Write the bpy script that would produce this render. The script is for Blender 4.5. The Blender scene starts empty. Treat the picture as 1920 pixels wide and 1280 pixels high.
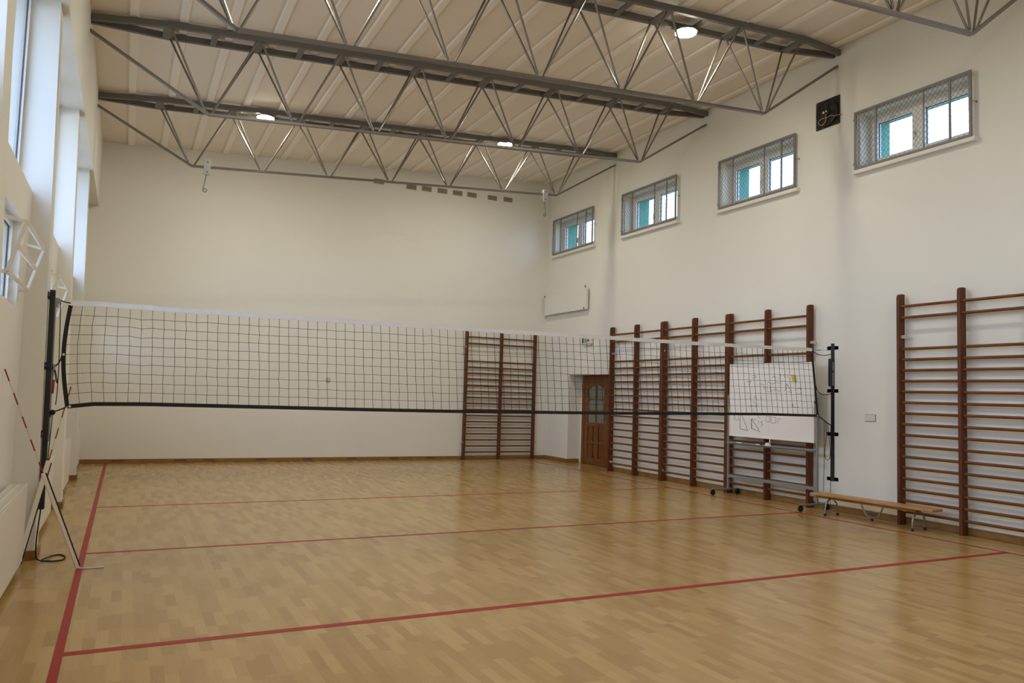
import bpy, bmesh, math, random
from mathutils import Vector, Matrix, Quaternion
random.seed(7)
S = bpy.context.scene
COL = S.collection

# ------------------------------------------------------------------ room sizes (metres)
W = 9.7075          # inner face of right wall
D = 17.35           # inner face of back wall
FRONT = -1.6        # inner face of front wall (behind the viewer)
CAMH = 1.6083
def zceil(x): return 6.47 + 0.0695 * (x + 0.70)
def lean(x, z): return x - 0.020 * z      # the left wall piers batter back slightly

# ------------------------------------------------------------------ materials
def srgb(r, g, b):
    f = lambda c: (c / 12.92 if c <= 0.04045 else ((c + 0.055) / 1.055) ** 2.4)
    return (f(r / 255), f(g / 255), f(b / 255), 1.0)

def mat(name, rgb, rough=0.5, metal=0.0, var=0.0, scale=8.0, bump=0.0, bscale=60.0, spec=0.5, stretch=None, emit=None):
    m = bpy.data.materials.new(name); m.use_nodes = True
    nt = m.node_tree; N = nt.nodes; L = nt.links
    b = N['Principled BSDF']
    b.inputs['Base Color'].default_value = rgb
    b.inputs['Roughness'].default_value = rough
    b.inputs['Metallic'].default_value = metal
    b.inputs['Specular IOR Level'].default_value = spec
    if var > 0 or bump > 0:
        tc = N.new('ShaderNodeTexCoord'); mp = N.new('ShaderNodeMapping')
        if stretch: mp.inputs['Scale'].default_value = stretch
        L.new(tc.outputs['Object'], mp.inputs['Vector'])
    if var > 0:
        n = N.new('ShaderNodeTexNoise'); n.inputs['Scale'].default_value = scale; n.inputs['Detail'].default_value = 5
        L.new(mp.outputs['Vector'], n.inputs['Vector'])
        mx = N.new('ShaderNodeMix'); mx.data_type = 'RGBA'
        lo = [c * (1 - var) for c in rgb[:3]] + [1]; hi = [min(1, c * (1 + var)) for c in rgb[:3]] + [1]
        mx.inputs['A'].default_value = lo; mx.inputs['B'].default_value = hi
        L.new(n.outputs['Fac'], mx.inputs['Factor']); L.new(mx.outputs['Result'], b.inputs['Base Color'])
    if bump > 0:
        n2 = N.new('ShaderNodeTexNoise'); n2.inputs['Scale'].default_value = bscale; n2.inputs['Detail'].default_value = 3
        L.new(mp.outputs['Vector'], n2.inputs['Vector'])
        bp = N.new('ShaderNodeBump'); bp.inputs['Strength'].default_value = bump; bp.inputs['Distance'].default_value = 0.01
        L.new(n2.outputs['Fac'], bp.inputs['Height']); L.new(bp.outputs['Normal'], b.inputs['Normal'])
    if emit:
        b.inputs['Emission Color'].default_value = emit[0]; b.inputs['Emission Strength'].default_value = emit[1]
    return m

def mat_floor():
    m = bpy.data.materials.new('oak_parquet'); m.use_nodes = True
    nt = m.node_tree; N = nt.nodes; L = nt.links
    b = N['Principled BSDF']
    tc = N.new('ShaderNodeTexCoord'); sp = N.new('ShaderNodeSeparateXYZ'); L.new(tc.outputs['Object'], sp.inputs[0])
    def math_(op, a, bb=None):
        n = N.new('ShaderNodeMath'); n.operation = op
        for i, v in enumerate((a, bb)):
            if v is None: continue
            if isinstance(v, (int, float)): n.inputs[i].default_value = v
            else: L.new(v, n.inputs[i])
        return n.outputs[0]
    xs = math_('MULTIPLY', sp.outputs[0], 1 / 0.072)
    row = math_('FLOOR', xs); fx = math_('FRACT', xs)
    wn = N.new('ShaderNodeTexWhiteNoise'); wn.noise_dimensions = '1D'; L.new(row, wn.inputs['W'])
    ys = math_('ADD', math_('MULTIPLY', sp.outputs[1], 1 / 0.34), math_('MULTIPLY', wn.outputs['Value'], 7.0))
    cel = math_('FLOOR', ys); fy = math_('FRACT', ys)
    cb = N.new('ShaderNodeCombineXYZ'); L.new(row, cb.inputs[0]); L.new(cel, cb.inputs[1])
    w2 = N.new('ShaderNodeTexWhiteNoise'); w2.noise_dimensions = '2D'; L.new(cb.outputs[0], w2.inputs['Vector'])
    ramp = N.new('ShaderNodeValToRGB'); L.new(w2.outputs['Value'], ramp.inputs['Fac'])
    e = ramp.color_ramp.elements
    e[0].position = 0.0; e[0].color = srgb(160, 126, 74)
    e[1].position = 1.0; e[1].color = srgb(183, 150, 94)
    # grain along the strips
    cb2 = N.new('ShaderNodeCombineXYZ')
    L.new(math_('MULTIPLY', sp.outputs[0], 90.0), cb2.inputs[0]); L.new(math_('MULTIPLY', sp.outputs[1], 5.0), cb2.inputs[1])
    L.new(math_('MULTIPLY', w2.outputs['Value'], 31.0), cb2.inputs[2])
    gn = N.new('ShaderNodeTexNoise'); gn.inputs['Scale'].default_value = 1.0; gn.inputs['Detail'].default_value = 4
    L.new(cb2.outputs[0], gn.inputs['Vector'])
    g = N.new('ShaderNodeMapRange'); g.inputs[1].default_value = 0.3; g.inputs[2].default_value = 0.7
    g.inputs[3].default_value = 0.95; g.inputs[4].default_value = 1.05; L.new(gn.outputs['Fac'], g.inputs[0])
    # seams
    def edge(f, w):
        a = math_('LESS_THAN', f, w); c = math_('GREATER_THAN', f, 1 - w); return math_('MAXIMUM', a, c)
    seam = math_('MAXIMUM', edge(fx, 0.012), edge(fy, 0.003))
    sm = math_('SUBTRACT', 1.0, math_('MULTIPLY', seam, 0.06))
    # slow wear over metres
    wear = N.new('ShaderNodeTexNoise'); wear.inputs['Scale'].default_value = 0.6; L.new(tc.outputs['Object'], wear.inputs['Vector'])
    wr = N.new('ShaderNodeMapRange'); wr.inputs[3].default_value = 0.93; wr.inputs[4].default_value = 1.06; L.new(wear.outputs['Fac'], wr.inputs[0])
    fac = math_('MULTIPLY', math_('MULTIPLY', g.outputs[0], sm), wr.outputs[0])
    vm = N.new('ShaderNodeVectorMath'); vm.operation = 'SCALE'
    L.new(ramp.outputs['Color'], vm.inputs[0]); L.new(fac, vm.inputs['Scale'])
    L.new(vm.outputs[0], b.inputs['Base Color'])
    b.inputs['Roughness'].default_value = 0.22
    b.inputs['Specular IOR Level'].default_value = 0.45
    return m

def mat_glass(name, tint=(0.93, 0.97, 1.0, 1)):
    m = bpy.data.materials.new(name); m.use_nodes = True
    nt = m.node_tree; N = nt.nodes; L = nt.links
    for n in list(N): N.remove(n)
    out = N.new('ShaderNodeOutputMaterial'); tr = N.new('ShaderNodeBsdfTransparent'); gl = N.new('ShaderNodeBsdfGlossy')
    tr.inputs[0].default_value = tint; gl.inputs['Roughness'].default_value = 0.02
    lwt = N.new('ShaderNodeLayerWeight'); pw = N.new('ShaderNodeMath'); pw.operation = 'POWER'; L.new(lwt.outputs['Facing'], pw.inputs[0]); pw.inputs[1].default_value = 4.0
    fr = N.new('ShaderNodeMapRange'); fr.inputs[3].default_value = .03; fr.inputs[4].default_value = .7; L.new(pw.outputs[0], fr.inputs[0])
    mx = N.new('ShaderNodeMixShader'); L.new(fr.outputs[0], mx.inputs[0]); L.new(tr.outputs[0], mx.inputs[1]); L.new(gl.outputs[0], mx.inputs[2])
    L.new(mx.outputs[0], out.inputs[0])
    return m

def mat_wood(name, dark, light, stretch, rough=0.4, scale=3.0):
    m = bpy.data.materials.new(name); m.use_nodes = True
    nt = m.node_tree; N = nt.nodes; L = nt.links; b = N['Principled BSDF']
    tc = N.new('ShaderNodeTexCoord'); mp = N.new('ShaderNodeMapping'); mp.inputs['Scale'].default_value = stretch
    L.new(tc.outputs['Object'], mp.inputs['Vector'])
    n = N.new('ShaderNodeTexNoise'); n.inputs['Scale'].default_value = scale; n.inputs['Detail'].default_value = 6; n.inputs['Distortion'].default_value = 0.6
    L.new(mp.outputs['Vector'], n.inputs['Vector'])
    r = N.new('ShaderNodeValToRGB'); r.color_ramp.elements[0].position = 0.3; r.color_ramp.elements[1].position = 0.7
    r.color_ramp.elements[0].color = dark; r.color_ramp.elements[1].color = light
    L.new(n.outputs['Fac'], r.inputs['Fac']); L.new(r.outputs['Color'], b.inputs['Base Color'])
    b.inputs['Roughness'].default_value = rough; b.inputs['Specular IOR Level'].default_value = 0.3
    return m

M = {}
M['wall'] = mat('wall_paint', srgb(231, 229, 221), 0.75, var=0.02, scale=1.2, bump=0.06, bscale=90, spec=0.3)
M['ceil'] = mat('ceiling_panel', srgb(240, 232, 219), 0.8, var=0.05, scale=0.9, bump=0.03, bscale=30, spec=0.2)
M['rib'] = mat('ceiling_rib', srgb(246, 241, 232), 0.7, var=0.03, scale=2, spec=0.3)
M['floor'] = mat_floor()
M['red'] = mat('red_line_paint', srgb(150, 30, 20), 0.45, var=0.06, scale=6, spec=0.3)
M['base'] = mat_wood('oak_skirting', srgb(122, 88, 48), srgb(156, 116, 66), (2, 2, 30), 0.4)
M['slot'] = mat('vent_slot_brown', srgb(92, 66, 40), 0.6, var=0.05)
M['barwood'] = mat_wood('stained_post_wood', srgb(78, 40, 18), srgb(108, 61, 30), (14, 14, 1.2), 0.5)
M['rungwood'] = mat_wood('stained_rung_wood', srgb(90, 50, 24), srgb(124, 76, 41), (1.2, 14, 14), 0.45)
M['door'] = mat_wood('door_wood', srgb(98, 58, 28), srgb(138, 86, 44), (12, 12, 1.2), 0.4)
M['doordark'] = mat_wood('door_bead_wood', srgb(78, 44, 22), srgb(104, 62, 32), (12, 12, 1.2), 0.45)
M['bench'] = mat_wood('pine_bench', srgb(166, 120, 70), srgb(196, 150, 96), (10, 1, 10), 0.4)
M['steel'] = mat('truss_grey_paint', srgb(122, 116, 110), 0.45, 0.2, var=0.10, scale=5)
M['chord'] = mat('truss_dark_paint', srgb(104, 102, 98), 0.5, 0.0, var=0.12, scale=4)
M['rod'] = mat('truss_rod_aluminium_paint', srgb(128, 122, 116), 0.32, 0.65, var=0.08, scale=6)
M['galv'] = mat('galvanised', srgb(150, 148, 144), 0.4, 0.7, var=0.1, scale=14)
M['guard'] = mat('guard_grey_paint', srgb(128, 124, 120), 0.5, 0.0, var=0.05)
M['wire'] = mat('guard_wire', srgb(84, 84, 76), 0.5, 0.3, var=0.05)
M['upvc'] = mat('white_upvc', srgb(228, 226, 222), 0.35, var=0.01)
M['white'] = mat('white_enamel', srgb(230, 226, 218), 0.4, var=0.01)
M['gasket'] = mat('black_gasket', srgb(40, 42, 46), 0.6, var=0.05)
M['glass'] = mat_glass('window_glass')
M['frost'] = mat('frosted_door_glass', srgb(122, 132, 118), 0.3, var=0.06, scale=20)
M['teal'] = mat('teal_render', srgb(74, 134, 120), 0.8, var=0.06, scale=5, bump=0.1)
M['black'] = mat('black_paint', srgb(24, 23, 24), 0.45, var=0.08)
M['rope'] = mat('black_rope', srgb(22, 21, 22), 0.8, var=0.1, scale=60)
M['cord'] = mat('net_cord', srgb(34, 31, 30), 0.8, var=0.1, scale=40)
M['tapew'] = mat('white_tape', srgb(240, 238, 240), 0.8, var=0.08, scale=16, stretch=(1, 1, 0.3))
M['tapeb'] = mat('black_tape', srgb(26, 23, 23), 0.75, var=0.1, scale=30)
M['redrod'] = mat('red_rod', srgb(150, 30, 28), 0.4, var=0.05)
M['whiterod'] = mat('white_rod', srgb(214, 206, 190), 0.4, var=0.03)
M['sleeve'] = mat('white_sleeve_cloth', srgb(222, 214, 204), 0.85, var=0.05, scale=18)
M['bracketw'] = mat('bracket_white_zinc', srgb(206, 204, 198), 0.45, 0.1, var=0.03)
M['fan'] = mat('fan_black', srgb(20, 18, 16), 0.45, var=0.1)
M['fandark'] = mat('fan_grey', srgb(46, 42, 38), 0.45, var=0.1)
M['cable'] = mat('beige_cable', srgb(178, 152, 122), 0.6, var=0.05)
M['board'] = mat('whiteboard_enamel', srgb(236, 234, 232), 0.22, var=0.01)
M['ink'] = mat('marker_ink', srgb(70, 66, 78), 0.6, var=0.1)
M['inkb'] = mat('marker_ink_blue', srgb(52, 44, 96), 0.6, var=0.1)
M['stand'] = mat('stand_grey', srgb(134, 138, 140), 0.4, 0.2, var=0.04)
M['yellow'] = mat('yellow_sponge', srgb(202, 190, 50), 0.8, var=0.12, scale=50)
M['green'] = mat('sign_green', srgb(24, 92, 70), 0.5, var=0.03)
M['signgrey'] = mat('sign_white', srgb(212, 212, 204), 0.4, var=0.02)
M['ventdark'] = mat('vent_dark', srgb(186, 174, 154), 0.7, var=0.06)
M['chrome'] = mat('bench_steel', srgb(152, 150, 146), 0.3, 0.8, var=0.06)
M['rubber'] = mat('black_rubber', srgb(28, 28, 28), 0.6, var=0.05)
M['lamp'] = mat('lamp_diffuser', (1, 1, 1, 1), 0.5, emit=((1.0, 0.922, 0.735, 1), 390.0))
M['lampbody'] = mat('lamp_housing', srgb(110, 112, 108), 0.4, 0.5, var=0.05)
M['plastic'] = mat('socket_plastic', srgb(216, 210, 200), 0.4, var=0.01)
M['shadowgap'] = mat('socket_recess', srgb(120, 116, 110), 0.6, var=0.02)

def stain_joints(m):      # yellowed joints beside the ceiling ribs
    nt = m.node_tree; N = nt.nodes; L = nt.links; b = N['Principled BSDF']
    src = b.inputs['Base Color'].links[0].from_socket
    tc = N.new('ShaderNodeTexCoord'); sp = N.new('ShaderNodeSeparateXYZ'); L.new(tc.outputs['Object'], sp.inputs[0])
    def M_(op, a, c):
        n = N.new('ShaderNodeMath'); n.operation = op
        for i, v in enumerate((a, c)):
            if isinstance(v, (int, float)): n.inputs[i].default_value = v
            else: L.new(v, n.inputs[i])
        return n.outputs[0]
    f = M_('FRACT', M_('MULTIPLY', M_('ADD', sp.outputs[0], 3.205), 1 / .607), 0)
    d = M_('ABSOLUTE', M_('SUBTRACT', f, .88), 0)
    mr = N.new('ShaderNodeMapRange'); mr.inputs[1].default_value = 0; mr.inputs[2].default_value = .07; mr.inputs[3].default_value = 1; mr.inputs[4].default_value = 0; L.new(d, mr.inputs[0])
    n = N.new('ShaderNodeTexNoise'); n.inputs['Scale'].default_value = 1.6; L.new(tc.outputs['Object'], n.inputs['Vector'])
    mx = N.new('ShaderNodeMix'); mx.data_type = 'RGBA'; L.new(src, mx.inputs['A']); mx.inputs['B'].default_value = srgb(196, 172, 134)
    L.new(M_('MULTIPLY', mr.outputs[0], M_('MULTIPLY', n.outputs['Fac'], .7)), mx.inputs['Factor']); L.new(mx.outputs['Result'], b.inputs['Base Color'])
stain_joints(M['ceil'])

# ------------------------------------------------------------------ mesh builder
class MB:
    def __init__(s): s.v = []; s.f = []
    def quad(s, a, b, c, d): i = len(s.v); s.v += [tuple(a), tuple(b), tuple(c), tuple(d)]; s.f.append((i, i + 1, i + 2, i + 3)); return s
    def hexa(s, p):      # 8 points: bottom 0-3, top 4-7
        i = len(s.v); s.v += [tuple(q) for q in p]
        for f in ((3, 2, 1, 0), (4, 5, 6, 7), (0, 1, 5, 4), (1, 2, 6, 5), (2, 3, 7, 6), (3, 0, 4, 7)): s.f.append(tuple(i + k for k in f))
        return s
    def box(s, x0, x1, y0, y1, z0, z1):
        if x0 > x1: x0, x1 = x1, x0
        if y0 > y1: y0, y1 = y1, y0
        if z0 > z1: z0, z1 = z1, z0
        return s.hexa([(x0, y0, z0), (x1, y0, z0), (x1, y1, z0), (x0, y1, z0), (x0, y0, z1), (x1, y0, z1), (x1, y1, z1), (x0, y1, z1)])
    def prism(s, poly, axis, a, b):   # polygon (2D) extruded along axis 'x','y','z'
        n = len(poly); i = len(s.v)
        mk = {'x': lambda u, v, t: (t, u, v), 'y': lambda u, v, t: (u, t, v), 'z': lambda u, v, t: (u, v, t)}[axis]
        for t in (a, b): s.v += [mk(u, v, t) for u, v in poly]
        s.f.append(tuple(i + k for k in reversed(range(n)))); s.f.append(tuple(i + n + k for k in range(n)))
        for k in range(n): s.f.append((i + k, i + (k + 1) % n, i + n + (k + 1) % n, i + n + k))
        return s
    def tube(s, pts, r, n=8, closed=False, sx=1.0, sy=1.0, up=None):
        P = [Vector(p) for p in pts]; m = len(P); rings = []
        if up is None:
            d0 = (P[1] - P[0]).normalized(); up = Vector((0, 0, 1)) if abs(d0.z) < 0.9 else Vector((0, 1, 0))
        nrm = Vector(up)
        for k in range(m):
            if closed: t = (P[(k + 1) % m] - P[k - 1]).normalized()
            elif k == 0: t = (P[1] - P[0]).normalized()
            elif k == m - 1: t = (P[-1] - P[-2]).normalized()
            else: t = ((P[k + 1] - P[k]).normalized() + (P[k] - P[k - 1]).normalized()).normalized()
            nrm = nrm - t * nrm.dot(t)
            if nrm.length < 1e-6: nrm = t.orthogonal()
            nrm.normalize(); bi = t.cross(nrm)
            rk = r[k] if isinstance(r, (list, tuple)) else r
            i = len(s.v)
            for j in range(n):
                a = 2 * math.pi * (j + 0.5) / n
                s.v.append(tuple(P[k] + nrm * (math.cos(a) * rk * sx) + bi * (math.sin(a) * rk * sy)))
            rings.append(i)
        for k in range(m if closed else m - 1):
            a = rings[k]; b = rings[(k + 1) % m]
            for j in range(n): s.f.append((a + j, a + (j + 1) % n, b + (j + 1) % n, b + j))
        if not closed:
            s.f.append(tuple(rings[0] + j for j in reversed(range(n)))); s.f.append(tuple(rings[-1] + j for j in range(n)))
        return s
    def beam(s, a, b, w, h, up=(0, 0, 1)):   # rectangular bar, w across, h along up
        a = Vector(a); b = Vector(b); t = (b - a).normalized(); u = Vector(up); u = (u - t * u.dot(t)).normalized(); c = t.cross(u)
        p = [a - c * w / 2 - u * h / 2, a + c * w / 2 - u * h / 2, b + c * w / 2 - u * h / 2, b - c * w / 2 - u * h / 2]
        return s.hexa(p + [q + u * h for q in p])
    def lathe(s, prof, c, axis='z', n=24):   # profile of (radius, along)
        i = len(s.v); m = len(prof)
        for r, h in prof:
            for j in range(n):
                a = 2 * math.pi * j / n; u, v = r * math.cos(a), r * math.sin(a)
                p = {'z': (u, v, h), 'x': (h, u, v), 'y': (u, h, v)}[axis]
                s.v.append((c[0] + p[0], c[1] + p[1], c[2] + p[2]))
        for k in range(m - 1):
            for j in range(n): s.f.append((i + k * n + j, i + k * n + (j + 1) % n, i + (k + 1) * n + (j + 1) % n, i + (k + 1) * n + j))
        s.f.append(tuple(i + j for j in reversed(range(n)))); s.f.append(tuple(i + (m - 1) * n + j for j in range(n)))
        return s
    def build(s, name, material, parent=None, smooth=False, bevel=0.0, segs=2, loc=None):
        me = bpy.data.meshes.new(name); me.from_pydata(s.v, [], s.f); me.validate(); me.update()
        bm = bmesh.new(); bm.from_mesh(me); bmesh.ops.recalc_face_normals(bm, faces=bm.faces); bm.to_mesh(me); bm.free()
        o = bpy.data.objects.new(name, me); COL.objects.link(o)
        if isinstance(material, str): material = M[material]
        me.materials.append(material)
        if smooth:
            for p in me.polygons: p.use_smooth = True
            try: me.set_sharp_from_angle(angle=math.radians(40))
            except Exception: pass
        if bevel > 0:
            b = o.modifiers.new('bevel', 'BEVEL'); b.width = bevel; b.segments = segs; b.limit_method = 'ANGLE'; b.angle_limit = math.radians(40)
        if parent is not None: o.parent = parent
        if loc: o.location = loc
        return o

def tag(o, label=None, cat=None, group=None, kind=None):
    if label: o['label'] = label
    if cat: o['category'] = cat
    if group: o['group'] = group
    if kind: o['kind'] = kind
    return o
def thing(name, label, cat, loc=(0, 0, 0), rz=0.0, group=None, kind=None):
    o = bpy.data.objects.new(name, None); o.empty_display_size = 0.1; COL.objects.link(o)
    o.location = loc; o.rotation_euler = (0, 0, rz)
    return tag(o, label, cat, group, kind)
def dup(root, loc, rz=None, label=None):
    r = root.copy(); COL.objects.link(r); r.location = loc
    if rz is not None: r.rotation_euler = (0, 0, rz)
    if label: r['label'] = label
    for ch in list(root.children):
        c = ch.copy(); COL.objects.link(c); c.parent = r
        for g in list(ch.children):
            d = g.copy(); COL.objects.link(d); d.parent = c
    return r
def arc(c, r, a0, a1, n, plane='xz'):
    out = []
    for k in range(n + 1):
        a = math.radians(a0 + (a1 - a0) * k / n); u, v = r * math.cos(a), r * math.sin(a)
        out.append({'xz': (c[0] + u, c[1], c[2] + v), 'yz': (c[0], c[1] + u, c[2] + v), 'xy': (c[0] + u, c[1] + v, c[2])}[plane])
    return out
def smoothpath(pts, n=6):          # Catmull-Rom
    P = [Vector(p) for p in pts]; P = [P[0] * 2 - P[1]] + P + [P[-1] * 2 - P[-2]]; out = []
    for i in range(1, len(P) - 2):
        for k in range(n):
            t = k / n; a, b, c, d = P[i - 1], P[i], P[i + 1], P[i + 2]
            out.append(0.5 * ((2 * b) + (c - a) * t + (2 * a - 5 * b + 4 * c - d) * t * t + (-a + 3 * b - 3 * c + d) * t ** 3))
    out.append(P[-2]); return out
def slab(mb, axis, inner, outer, u0, u1, v0, v1, holes):
    """wall slab normal to axis, u = horizontal, v = height, with rectangular holes (u0,u1,v0,v1)"""
    U = sorted({u0, u1, *[h[0] for h in holes], *[h[1] for h in holes]}); V = sorted({v0, v1, *[h[2] for h in holes], *[h[3] for h in holes]})
    U = [u for u in U if u0 <= u <= u1]; V = [v for v in V if v0 <= v <= v1]
    P = (lambda t, u, v: (t, u, v)) if axis == 'x' else (lambda t, u, v: (u, t, v))
    def solid(i, j):
        if i < 0 or j < 0 or i >= len(U) - 1 or j >= len(V) - 1: return False
        u = (U[i] + U[i + 1]) / 2; v = (V[j] + V[j + 1]) / 2
        return not any(h[0] < u < h[1] and h[2] < v < h[3] for h in holes)
    for i in range(len(U) - 1):
        for j in range(len(V) - 1):
            if not solid(i, j): continue
            a, b, c, d = U[i], U[i + 1], V[j], V[j + 1]
            for t in (inner, outer): mb.quad(P(t, a, c), P(t, b, c), P(t, b, d), P(t, a, d))
            if not solid(i - 1, j): mb.quad(P(inner, a, c), P(outer, a, c), P(outer, a, d), P(inner, a, d))
            if not solid(i + 1, j): mb.quad(P(inner, b, c), P(outer, b, c), P(outer, b, d), P(inner, b, d))
            if not solid(i, j - 1): mb.quad(P(inner, a, c), P(outer, a, c), P(outer, b, c), P(inner, b, c))
            if not solid(i, j + 1): mb.quad(P(inner, a, d), P(outer, a, d), P(outer, b, d), P(inner, b, d))
    return mb

def weld(o):
    bm = bmesh.new(); bm.from_mesh(o.data); bmesh.ops.remove_doubles(bm, verts=bm.verts, dist=1e-5)
    bmesh.ops.recalc_face_normals(bm, faces=bm.faces); bm.to_mesh(o.data); bm.free(); return o

# ================================================================== SETTING
# floor and its painted lines
fl = MB().box(-1.3, 10.5, FRONT - 0.3, D + 0.3, -0.12, 0.0).build('floor', 'floor')
tag(fl, 'oak strip parquet sports floor with red court lines', 'floor', kind='structure')
LT = 0.0012
def court(x0, x1, y0, y1, label):
    o = MB().box(x0, x1, y0, y1, 0.0002, LT).build('court_line', 'red', fl); o['label'] = label
XL = -0.2337; XR = 8.9956; YC = 8.3129
court(XL - 0.052, XL, FRONT, D - 0.02, 'wide red sideline along the windows')
court(XR - 0.025, XR + 0.025, FRONT, D - 0.35, 'thin red sideline along the wall bars')
court(XL, XR, YC - 3.036, YC - 2.964, 'red attack line nearest the viewer')
court(XL, XR, YC - 0.025, YC + 0.025, 'red centre line under the net')
court(XL, XR, YC + 2.97, YC + 3.02, 'red attack line beyond the net')

# ceiling: sloping panels with ribs running down the hall
cm = MB(); x0, x1 = -1.25, W + 0.7
for ya, yb in ((FRONT - 0.3, D + 0.3),):
    cm.hexa([(x0, ya, zceil(x0)), (x1, ya, zceil(x1)), (x1, yb, zceil(x1)), (x0, yb, zceil(x0)),
             (x0, ya, zceil(x0) + .2), (x1, ya, zceil(x1) + .2), (x1, yb, zceil(x1) + .2), (x0, yb, zceil(x0) + .2)])
ce = cm.build('ceiling', 'ceil'); tag(ce, 'sloping cream panelled ceiling with pale ribs', 'ceiling', kind='structure')
k = 0
while -0.17 + 0.607 * k < W - 0.1:
    x = -0.17 + 0.607 * k; k += 1
    m = MB()
    prof = [(-.064, .01), (-.058, -.016), (-.046, -.030), (.046, -.030), (.058, -.016), (.064, .01)]
    n_ = len(prof)
    for yy in (FRONT, D): m.v += [(x + u, yy, zceil(x + u) + w_) for u, w_ in prof]
    m.f += [tuple(range(n_)), tuple(range(2 * n_ - 1, n_ - 1, -1))] + [(q, (q + 1) % n_, n_ + (q + 1) % n_, n_ + q) for q in range(n_)]
    m.build('ceiling_rib', 'rib', ce)

# right wall with window openings and the door recess
WIN = [(7.80, 6.12, 5.185, 5.985), (10.80, 9.06, 5.185, 6.02), (13.92, 12.12, 5.235, 6.085), (17.00, 15.19, 5.245, 6.085), (4.72, 3.00, 5.185, 5.985), (1.62, -.10, 5.185, 5.985)]
RX = 10.03      # back plane of the door recess
DH = (14.25, 16.165, -0.1, 2.135)
holes = [(b, a, c, d) for a, b, c, d in WIN] + [DH]
wr = weld(slab(MB(), 'x', W, 10.36, FRONT, D, -0.1, 7.6, holes).build('wall_right', 'wall'))
tag(wr, 'pale plastered right wall with high windows and wall bars', 'wall', kind='structure')
for i, (a, b, c, d) in enumerate(WIN):        # the teal outer half of each window reveal
    xo = 10.03; q = MB(); e = 0.006
    q.box(xo, 10.355, a - e, a, c, d); q.box(xo, 10.355, b, b + e, c, d); q.box(xo, 10.355, b, a, d - e, d); q.box(xo, 10.355, b, a, c, c + e)
    q.build('teal_reveal', 'teal', wr)['label'] = 'teal painted outer window reveal'
MB().box(10.07, 10.36, DH[0] - .0, DH[1], -0.1, DH[3]).build('recess_back', 'wall', wr)

# back wall
wb = MB(); slab(wb, 'y', D, D + 0.3, -1.3, 10.36, -0.1, 7.6, []); wb = weld(wb.build('wall_back', 'wall'))
tag(wb, 'long pale back wall behind the net', 'wall', kind='structure')
wf = MB(); slab(wf, 'y', FRONT, FRONT - 0.3, -1.3, 10.36, -0.1, 7.6, []); wf = weld(wf.build('wall_front', 'wall'))
tag(wf, 'plain pale wall behind the viewer', 'wall', kind='structure')

# left wall: piers, spandrels with a low window each, beam over the tall windows
PY = [8.163 + 3.1555 * k for k in range(-3, 3)]; PT = 0.30
SILL, HEAD, PX = 3.33, 5.15, -.638
lw = MB()
for y in PY:
    if y < FRONT: continue
    lw.hexa([(-1.25, y, 0), (lean(PX, 0), y, 0), (lean(PX, 0), y + PT, 0), (-1.25, y + PT, 0),
             (-1.25, y, HEAD), (lean(PX, HEAD), y, HEAD), (lean(PX, HEAD), y + PT, HEAD), (-1.25, y + PT, HEAD)])
bays = [(y + PT, y + 3.1555) for y in PY]; bays[-1] = (PY[-1] + PT, D)
lowwin = []; tall = []
for a, b in bays:
    if b < FRONT: continue
    a = max(a, FRONT)
    h = []
    if b > 7:
        h = [(b - 1.59, b - 0.52, 2.22, 2.95)]; lowwin.append((b - 1.59, b - 0.52))
    if b > 15: slab(lw, 'x', -0.86, -1.25, a, b, 0, HEAD, h)      # the last bay is blank above
    else: slab(lw, 'x', -0.86, -1.25, a, b, 0, SILL, h); tall.append((a, b))
lw.box(-1.25, -0.68, FRONT, D, HEAD, 7.0)
wl = lw.build('wall_left', 'wall'); tag(wl, 'left wall of battered white piers between tall windows', 'wall', kind='structure')

# tall windows and low windows of the left wall
wn = 0
def window(name, label, x, ya, yb, za, zb, fw, mull, depth=.07, handle=None, sash=False):
    """frame + glass in the plane x, spanning y ya..yb"""
    global wn
    wn += 1
    f = MB(); xa, xb = x - depth / 2, x + depth / 2
    f.box(xa, xb, ya, ya + fw, za, zb); f.box(xa, xb, yb - fw, yb, za, zb); f.box(xa, xb, ya + fw, yb - fw, za, za + fw); f.box(xa, xb, ya + fw, yb - fw, zb - fw, zb)
    for my, mw in mull: f.box(xa, xb, my - mw / 2, my + mw / 2, za + fw, zb - fw)
    o = f.build('window_%d' % wn, 'upvc'); tag(o, label, 'window', kind='structure')
    edges = [ya + fw] + [v for my, mw in sorted(mull) for v in (my - mw / 2, my + mw / 2)] + [yb - fw]
    for i in range(0, len(edges), 2):
        MB().box(x - .004, x + .004, edges[i] - .004, edges[i + 1] + .004, za + fw - .004, zb - fw + .004).build('pane', 'glass', o)
        g = MB(); e0, e1, z0, z1 = edges[i], edges[i + 1], za + fw, zb - fw; t = .008
        for s_ in ((e0, e0 + t, z0, z1), (e1 - t, e1, z0, z1), (e0 + t, e1 - t, z0, z0 + t), (e0 + t, e1 - t, z1 - t, z1)): g.box(x - .0055, x + .0055, *s_)
        g.build('gasket', 'gasket', o)
    return o
RL = ['high window nearest the viewer, right of the black fan', 'second high window from the viewer, left of the black fan', 'third high window from the viewer', 'smallest looking high window by the far corner',
      'high window just behind the frame edge', 'high window in the front corner']
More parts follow.
